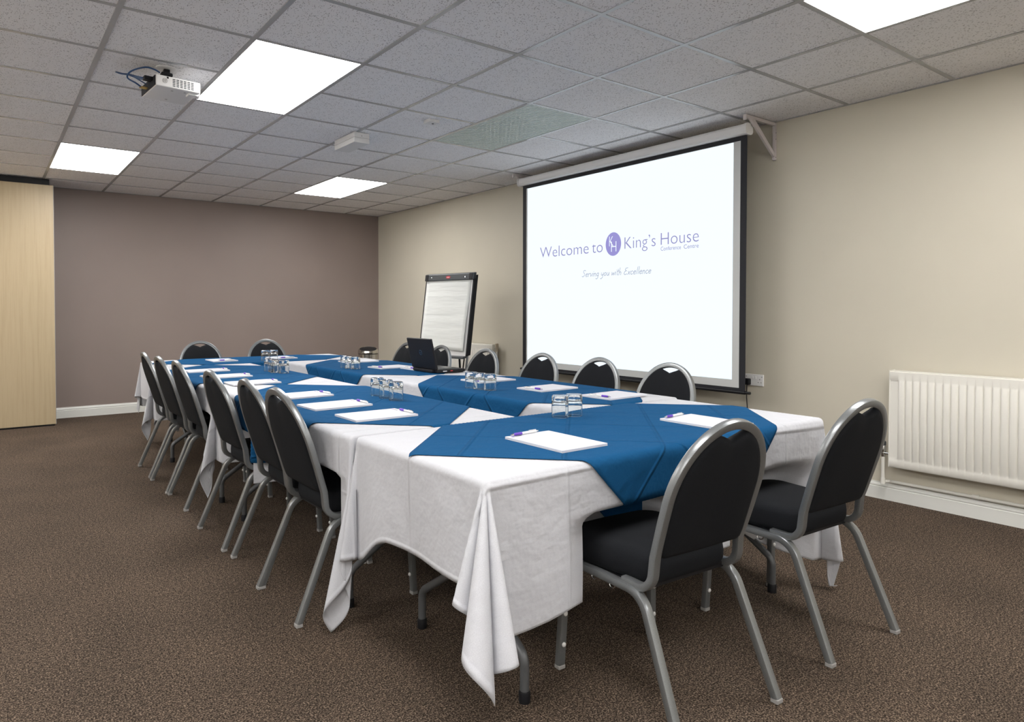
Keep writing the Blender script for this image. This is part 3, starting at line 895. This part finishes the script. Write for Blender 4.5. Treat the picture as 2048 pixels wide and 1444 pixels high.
ZR = 0.377                       # seat rail height
BY0, BZ0 = -0.118, 0.412         # foot of the leaning back
LEAN = math.atan2(0.148, 0.478)
ax = Vector((0, -math.sin(LEAN), math.cos(LEAN)))   # up along the leaning back
def back_pt(x, s, d=0.0):
    """point on the leaning back: lateral x, distance s up, offset d towards the front"""
    curve = 0.030 * ((x / 0.2) ** 2)
    return Vector((x, BY0, BZ0)) + ax * s + Vector((0, math.cos(LEAN), math.sin(LEAN))) * (d + 0.10 * curve)
HS, HH, HX = 0.265, 0.222, 0.1965  # arch start, arch height, half width
def hoop_side(s): return HX - 0.010 * smooth01(0.25, 0.0, s)

def make_chair():
    t = thing('banquet_chair', 'black chair', 'chair')
    for sx in (-1, 1):
        P0, P1, P2, P3 = (sx * 0.2175, 0.252, 0.012), (sx * 0.203, 0.238, ZR), (sx * 0.203, -0.105, ZR), (sx * 0.2175, -0.258, 0.012)
        pth = fillet([P0, P1, P2, P3], [0.065, 0.085], 8)
        # pth: P0, 9 arc points, 9 arc points, P3
        fl = obj('leg', sweep(B(), pth[:10], PROF, (1, 0, 0)), 'silver', t, smooth=35)
        obj('seat_rail', sweep(B(), pth[9:11], PROF, (1, 0, 0), cap=False), 'silver', t, smooth=35)
        rl = obj('leg', sweep(B(), pth[10:], PROF, (1, 0, 0)), 'silver', t, smooth=35)
        for l_, P in ((fl, P0), (rl, P3)):
            obj('foot_glide', bx(P[0] - 0.0145, P[0] + 0.0145, P[1] - 0.013, P[1] + 0.013, 0.0, 0.015, bev=0.003), 'grey_plastic', l_)
        for z in (0.19, 0.085):
            bm = lathe([(0.008, 0), (0.008, 0.003), (0.005, 0.006), (0, 0.007)], 12)
            bmesh.ops.rotate(bm, verts=bm.verts, cent=(0, 0, 0), matrix=Matrix.Rotation(PI / 2, 3, 'X'))
            yy = 0.252 + (0.238 - 0.252) * z / ZR - 0.0125; xx = sx * (0.2175 - 0.0145 * z / ZR)
            obj('buffer_stud', bm, 'white_plastic', fl, (xx, yy, z), smooth=40)
    # hoop of the back
    path = [Vector((-0.192, -0.02, ZR + 0.012)), Vector((-0.192, BY0 - 0.012, ZR + 0.010))]
    up = [back_pt(-hoop_side(s), s) for s in (0.08, 0.14, 0.2, HS)]
    arch = [back_pt(-HX * math.cos(a), HS + HH * math.sin(a)) for a in [PI * k / 28 for k in range(1, 28)]]
    low = fillet([path[0], path[1], up[0]], 0.055, 8)
    left = low + up[1:]
    full = left + arch + [Vector((-p.x, p.y, p.z)) for p in reversed(left)]
    obj('back_frame', sweep(B(), full, PROF, (1, 0, 0.0)), 'silver', t, smooth=35)
    # padded back with the notched hand hole
    ins = 0.0105; out = []
    c0 = 0.24
    s0 = 0.076
    for k in range(7):
        out.append((-0.165 + 0.33 * k / 6, s0))
    out += [(0.180, s0 + 0.008), (0.185, s0 + 0.03), (HX - ins, 0.16), (HX - ins, 0.20), (HX - ins, 0.24)]
    nA = 36; gap, gw = 0.040, 0.064
    for k in range(nA + 1):
        a = PI * k / nA
        x, s = (HX - ins) * math.cos(a), HS + (HH - ins) * math.sin(a)
        if abs(x) < gw:
            e = 1 - abs(x) / gw
            s -= gap * (0.55 * e + 0.45 * e ** 0.5) if e > 0 else 0
        out.append((x, s))
    out += [(-(HX - ins), 0.24), (-(HX - ins), 0.20), (-(HX - ins), 0.16), (-0.185, s0 + 0.03), (-0.180, s0 + 0.008)]
    out = [(x, s - c0) for x, s in out]
    layers = [(0, -0.0175), (0.5, -0.0175), (0.9, -0.0165), (0.975, -0.012), (1.0, -0.003), (1.0, 0.004), (0.975, 0.014), (0.9, 0.020), (0.5, 0.023), (0, 0.0235)]
    obj('backrest', fan(B(), out, layers, lambda x, y, d: back_pt(x, y + c0, d)), 'seat', t, smooth=60)
    # seat
    o2 = []
    def corner(cx, cy, r, a0):
        for k in range(6):
            a = a0 + k * PI / 10; o2.append((cx + r * math.cos(a), cy + r * math.sin(a)))
    corner(0.218 - 0.07, 0.262 - 0.06 - 0.04, 0.07, 0); o2.append((0, 0.238)); corner(-0.218 + 0.07, 0.162, 0.07, PI / 2)
    corner(-0.185 + 0.05, -0.112 + 0.05 - 0.04, 0.05, PI); corner(0.185 - 0.05, -0.112 + 0.01, 0.05, 1.5 * PI)
    zb = ZR + 0.013
    lay = [(0, zb), (0.9, zb), (0.96, zb + 0.004), (0.995, zb + 0.022), (1.0, zb + 0.045), (0.985, zb + 0.068), (0.94, zb + 0.083), (0.82, zb + 0.093), (0.5, zb + 0.098), (0, zb + 0.099)]
    obj('seat', fan(B(), o2, lay, lambda x, y, d: Vector((x, y + 0.04, d))), 'seat', t, smooth=60)
    obj('seat_board', bx(-0.185, 0.185, -0.085, 0.21, ZR - 0.005, ZR + 0.013), 'black', t)
    for y in (0.10, 0.02):
        bm = B()
        ring = [(-0.203, y + 0.013 * math.cos(a), ZR - 0.014 + 0.013 * math.sin(a)) for a in [2 * PI * k / 14 for k in range(14)]]
        sweep(bm, ring, circ(0.002, 6), (1, 0, 0), closed=True)
        obj('linking_clip', bm, 'chrome', t, smooth=60)
    return t
proto = make_chair()
for k, (x, y, rz, lab, grp) in enumerate(CH):
    if k == 0:
        proto.location = (x, y, 0); proto.rotation_euler = (0, 0, rz); proto['label'] = lab; proto['group'] = grp
    else: dup(proto, (x, y, 0), rz, lab, grp)

# ------------------------------------------------------------------ notepads and pens
ZP = ZT + 0.0072
pads = [  # x, y, head direction (deg ccw from +y), description, pen shift
    (1.106, -1.645, 0, 'before the chair nearest the camera', 'near'),
    (1.885, -1.705, 0, 'before the near end chair next to the radiator', 'near'),
    (0.875, -0.757, -90, 'left side, nearest the camera', 'left'), (0.858, -0.362, -88, 'left side, second from the camera', 'left'),
    (0.860, 0.090, -87, 'left side, third from the camera', 'left'), (0.862, 0.885, -90, 'left side, fourth from the camera', 'left'),
    (0.845, 1.400, -88, 'left side, fifth from the camera', 'left'), (0.845, 1.930, -89, 'left side, farthest from the camera', 'left'),
    (1.235, 2.93, 180, 'on the far end table, left one', 'far'), (1.80, 2.95, 180, 'on the far end table, right one', 'far'),
    (2.225, -0.895, 92, 'screen side, nearest the camera', 'right'), (2.165, -0.435, 93, 'screen side, second from the camera', 'right'),
    (2.165, 0.14, 90, 'screen side, third from the camera behind three tumblers', 'right'), (2.29, 1.155, 90, 'screen side, partly hidden behind the laptop', 'right'),
    (2.13, 1.395, 94, 'screen side, just beyond the laptop', 'right'), (2.19, 2.09, 90, 'screen side, farthest from the camera', 'right')]
def make_pad():
    t = thing('notepad', 'x', 'notepad')
    obj('paper_block', bx(-0.105, 0.105, -0.1485, 0.1485, 0, 0.0075, bev=0.0008, seg=1), 'paper', t)
    obj('backing_card', bx(-0.105, 0.105, -0.1485, 0.1485, -0.0012, 0), 'white_plastic', t)
    obj('printed_emblem', lathe([(0, 0.0079), (0.006, 0.0079), (0.006, 0.0075), (0, 0.0075)], 14), 'purple', t, (-0.085, 0.128, 0))
    obj('printed_line', bx(-0.075, -0.045, 0.1255, 0.1305, 0.0075, 0.0078), 'dark_grey', t)
    return t
def make_pen():
    t = thing('ballpoint_pen', 'x', 'pen')
    def part(name, prof, m):
        bm = lathe(prof, 10)
        bmesh.ops.rotate(bm, verts=bm.verts, cent=(0, 0, 0), matrix=Matrix.Rotation(PI / 2, 3, 'Y'))
        return obj(name, bm, m, t, smooth=40)
    part('barrel', [(0, -0.010), (0.0047, -0.010), (0.005, 0.02), (0.0048, 0.062), (0.003, 0.066), (0, 0.066)], 'white_plastic')
    part('grip', [(0, -0.050), (0.0045, -0.050), (0.0056, -0.040), (0.0056, -0.012), (0.005, -0.010), (0, -0.010)], 'purple')
    part('tip', [(0, -0.066), (0.001, -0.066), (0.0042, -0.0505), (0, -0.0505)], 'chrome')
    part('button', [(0, 0.066), (0.0025, 0.066), (0.0025, 0.074), (0, 0.074)], 'chrome')
    obj('clip', bx(0.024, 0.062, -0.0015, 0.0015, 0.005, 0.0072), 'chrome', t)
    return t
P0, N0 = make_pad(), make_pen()
for k, (x, y, a, d, g) in enumerate(pads):
    rz = math.radians(a)
    head = Vector((-math.sin(rz), math.cos(rz))); sd = Vector((math.cos(rz), math.sin(rz)))
    l1, l2 = 'white notepad, ' + d, 'purple and white pen on the notepad, ' + d
    if k == 0:
        P0.location = (x, y, ZP + 0.0012); P0.rotation_euler = (0, 0, rz); P0['label'] = l1; P0['group'] = 'notepads on the tables'
    else: dup(P0, (x, y, ZP + 0.0012), rz, l1, 'notepads on the tables')
    pe = 0.130 if g in ('left', 'near') else 0.134
    if g == 'right':   q = Vector((x, y)) + head * 0.130 + sd * (-0.02); pr_ = rz + math.radians(6)
    elif g == 'far':   q = Vector((x, y)) + head * 0.132 + sd * 0.0; pr_ = rz + PI + math.radians(-10)
    elif g == 'left':  q = Vector((x, y)) + head * 0.134 + sd * 0.02; pr_ = rz + PI * 0 + math.radians(random.uniform(-4, 4))
    else:              q = Vector((x, y)) + head * 0.140 + sd * (-0.025); pr_ = rz + math.radians(4)
    zp = ZP + 0.0012 + 0.0075 + 0.0057
    if k == 0:
        N0.location = (q.x, q.y, zp); N0.rotation_euler = (0, 0, pr_); N0['label'] = l2; N0['group'] = 'pens on the notepads'
    else: dup(N0, (q.x, q.y, zp), pr_, l2, 'pens on the notepads')

# ------------------------------------------------------------------ upturned tumblers
def make_glass():
    prof = [(0.0360, 0.0), (0.0366, 0.0008), (0.0366, 0.003), (0.0364, 0.04), (0.0362, 0.082), (0.0357, 0.089), (0.0340, 0.0935), (0.0315, 0.0945), (0.028, 0.0945), (0.024, 0.0932), (0, 0.0928),
            (0, 0.070), (0.018, 0.0702), (0.027, 0.069), (0.0320, 0.0655), (0.0344, 0.060), (0.0348, 0.054), (0.0350, 0.035), (0.0352, 0.003), (0.0354, 0.0008)]
    return lathe(prof, 32, closed=True)
g0 = None
tumb = [(1.502, -1.248, 'left one of two on the near end table'), (1.580, -1.253, 'right one of two on the near end table'),
    (1.215, -0.118, 'left of the three on the nearer left side table'), (1.202, -0.242, 'middle of the three on the nearer left side table'), (1.200, -0.352, 'right of the three on the nearer left side table'),
    (1.235, 1.66, 'leftmost of the four on the farther left side table'), (1.24, 1.578, 'second from left of the four on the farther left side table'), (1.225, 1.492, 'third from left of the four on the farther left side table'), (1.262, 1.420, 'rightmost of the four on the farther left side table'),
    (1.565, 2.72, 'left one of two on the far end table'), (1.645, 2.72, 'right one of two on the far end table'),
    (1.83, -0.135, 'left of the three on the nearer table below the screen'), (1.832, -0.215, 'middle of the three on the nearer table below the screen'), (1.85, -0.294, 'right of the three on the nearer table below the screen'),
    (1.83, 1.597, 'left of the three on the laptop table'), (1.828, 1.512, 'middle of the three on the laptop table'), (1.842, 1.434, 'right of the three on the laptop table')]
gme = None
for x, y, d in tumb:
    if gme is None:
        o = obj('glass_tumbler', make_glass(), 'glass', None, (x, y, ZP), smooth=28); gme = o.data
    else: o = obj('glass_tumbler', gme, None, None, (x, y, ZP))
    tag(o, 'upturned clear glass tumbler, ' + d, 'glass', 'upturned glass tumblers')

# ------------------------------------------------------------------ laptop
t = thing('laptop', 'open black laptop on the table below the screen, lid back towards us', 'laptop', (2.150, 0.905, ZP), math.radians(-1))
obj('base', bx(0, 0.245, -0.176, 0.176, 0.003, 0.026, bev=0.005), 'black', t)
obj('battery', bx(-0.022, 0.001, -0.14, 0.14, 0.004, 0.024, bev=0.004), 'black', t)
obj('keyboard', bx(0.025, 0.135, -0.15, 0.15, 0.0262, 0.0275), 'dark_grey', t)
obj('touchpad', bx(0.155, 0.215, -0.05, 0.05, 0.0262, 0.0268), 'grey_plastic', t)
lid = obj('lid', bx(-0.009, 0.009, -0.176, 0.176, 0.0, 0.232, bev=0.006, seg=3), 'black', t, (0.002, 0, 0.026), (0, math.radians(-13), 0))
obj('display', bx(0.009, 0.0096, -0.16, 0.16, 0.02, 0.22), 'dark_grey', lid)
bm = lathe([(0.0170, 0), (0.0195, 0), (0.0195, 0.0006), (0.0170, 0.0006)], 28, closed=True)
bmesh.ops.rotate(bm, verts=bm.verts, cent=(0, 0, 0), matrix=Matrix.Rotation(-PI / 2, 3, 'Y'))
obj('ring_logo', bm, 'chrome', lid, (-0.009, 0.0, 0.125))
me = text_mesh('DELL'); xs = [v.co.x for v in me.vertices]; xm = (min(xs) + max(xs)) / 2
for v in me.vertices: v.co = Vector((-0.0096, -(v.co.x - xm) * 0.0125, 0.125 + (v.co.y - 0.35) * 0.0125))
obj('logo_lettering', me, 'chrome', lid)
obj('front_foot', bx(0.20, 0.23, -0.17, -0.14, 0.0, 0.003), 'black', t)
obj('rear_foot', bx(0.0, 0.03, 0.14, 0.17, 0.0, 0.003), 'black', t)
obj('status_light', bx(0.115, 0.135, -0.1768, -0.176, 0.012, 0.018), 'red_led', t)
obj('side_port', bx(0.05, 0.085, -0.1765, -0.176, 0.010, 0.018), 'chrome', t)

# ------------------------------------------------------------------ flipchart easel
fx, fy = 3.415, 2.45
al = math.radians(-77.6)
t = thing('flipchart_easel', 'flipchart easel with blank white paper against the cream wall', 'flipchart', (fx, fy, 0), al)
LN = math.radians(8.5); ZTOP = 1.572
def fp(x, s, d=0.0):
    """board coords: x lateral, s down from the top edge, d forward of board face"""
    return Vector((x, -s * math.sin(LN) - d * math.cos(LN), ZTOP - s * math.cos(LN) + d * math.sin(LN) * -1))
def slab(x0, x1, s0, s1, d0, d1, bev=0.0, nx=1):
    bm = bx(x0, x1, s0, s1, d0, d1, bev=bev)
    for v in bm.verts: v.co = fp(v.co.x, v.co.y, v.co.z)
    bmesh.ops.recalc_face_normals(bm, faces=bm.faces)
    return bm
BW, BH = 0.335, 0.838
obj('board', slab(-BW, BW, 0.02, BH, -0.012, 0.0), 'white_plastic', t)
obj('side_profile', slab(-BW - 0.006, -BW + 0.003, 0.02, BH, -0.02, 0.004), 'black', t)
obj('side_profile', slab(BW - 0.003, BW + 0.012, 0.02, BH, -0.055, 0.004), 'black', t)
cl = obj('clamp_bar', slab(-BW - 0.008, BW + 0.012, -0.01, 0.062, -0.03, 0.022, bev=0.008), 'dark_grey', t)
bm = B(); vs = [bm.verts.new(fp(0.0 + 0.032 * math.cos(2 * PI * k / 24), 0.027 + 0.014 * math.sin(2 * PI * k / 24), 0.0226)) for k in range(24)]
f = bm.faces.new(vs); r = bmesh.ops.extrude_face_region(bm, geom=[f]); 
for v in [e for e in r['geom'] if isinstance(e, bmesh.types.BMVert)]: v.co += fp(0, 0, 0.001) - fp(0, 0, 0)
bmesh.ops.recalc_face_normals(bm, faces=bm.faces)
bd = obj('red_badge', bm, 'red', cl)
obj('badge_stripe', slab(-0.018, 0.018, 0.026, 0.031, 0.0236, 0.0242), 'white_plastic', cl)
for s in (-1, 1):
    obj('paper_peg', slab(s * 0.24 - 0.006, s * 0.24 + 0.006, 0.023, 0.035, 0.022, 0.028, bev=0.002), 'chrome', cl)
    obj('corner_cap', slab(s * 0.315 - 0.022, s * 0.315 + 0.022, -0.008, 0.06, 0.021, 0.026, bev=0.004), 'black', cl)
bm = B(); rows = []
nx, ns = 14, 20
for j in range(ns + 1):
    s = 0.060 + (0.785 - 0.060) * j / ns
    rows.append([bm.verts.new(fp(-0.318 + 0.628 * i / nx, s, 0.004 + 0.022 * smooth01(0.6, 1.0, i / nx) * smooth01(0.1, 0.7, j / ns) ** 1.3 + 0.002 * math.sin(j * 1.7))) for i in range(nx + 1)])
for A, C in zip(rows, rows[1:]):
    for i in range(nx): bm.faces.new((A[i], A[i + 1], C[i + 1], C[i]))
po = obj('paper_pad', bm, 'flip', t, smooth=80)
md = po.modifiers.new('paper_thickness', 'SOLIDIFY'); md.thickness = 0.003; md.offset = 0
obj('pen_tray', slab(-BW, BW, BH, BH + 0.022, -0.012, 0.045, bev=0.004), 'dark_grey', t)
def leg_s(z): return (ZTOP - z) / math.cos(LN)
for s in (-1, 1):
    obj('leg', tube([fp(s * (BW - 0.01), BH - 0.25, -0.035), fp(s * (BW - 0.01), leg_s(0.012) + 0.0, -0.035)], 0.011), 'leg_grey', t, smooth=60)
    a = fp(s * 0.08 - 0.04, 0.05, -0.035); b = Vector((s * 0.08 - 0.04, 0.16, 0.012))
    obj('rear_leg', tube([a, b], 0.011), 'black', t, smooth=60)
    c = fp(s * 0.30, BH + 0.01, -0.02); d = Vector((s * 0.10 - 0.04, 0.11, 0.46))
    obj('strut', tube([c, d], 0.007), 'black', t, smooth=60)

# ------------------------------------------------------------------ waste bin
t = thing('waste_bin', 'round brushed steel waste bin with dark open top in the far corner', 'bin', (3.36, 4.20, 0))
obj('base_ring', lathe([(0, 0), (0.124, 0), (0.126, 0.02), (0.122, 0.024), (0, 0.024)], 36), 'black', t, smooth=40)
obj('body', lathe([(0.122, 0.022), (0.1225, 0.655), (0.110, 0.655), (0.110, 0.03), (0, 0.03)], 40), 'steel', t, smooth=40)
obj('black_band', lathe([(0.1222, 0.655), (0.1222, 0.663), (0.118, 0.663), (0.118, 0.655)], 40, closed=True), 'black', t, smooth=40)
va = math.atan2(4.20 + 3.38, 3.36 + 0.5)
def rim_z(x, y, k): return k * 0.028 * ((x * math.cos(va) + y * math.sin(va)) / 0.12)
bm = lathe([(0.124, 0.663), (0.1255, 0.680), (0.1235, 0.700), (0.118, 0.712), (0.110, 0.720), (0.105, 0.717), (0.106, 0.69), (0.108, 0.663)], 40, closed=True)
for v in bm.verts: v.co.z += rim_z(v.co.x, v.co.y, smooth01(0.668, 0.705, v.co.z))
obj('rim', bm, 'steel', t, smooth=40)
bm = lathe([(0, 0.716), (0.106, 0.716), (0.106, 0.712), (0, 0.712)], 36)
for v in bm.verts: v.co.z += rim_z(v.co.x, v.co.y, 1)
obj('dark_mouth', bm, 'black', t, smooth=40)  # black disc paints the darkness inside the open top
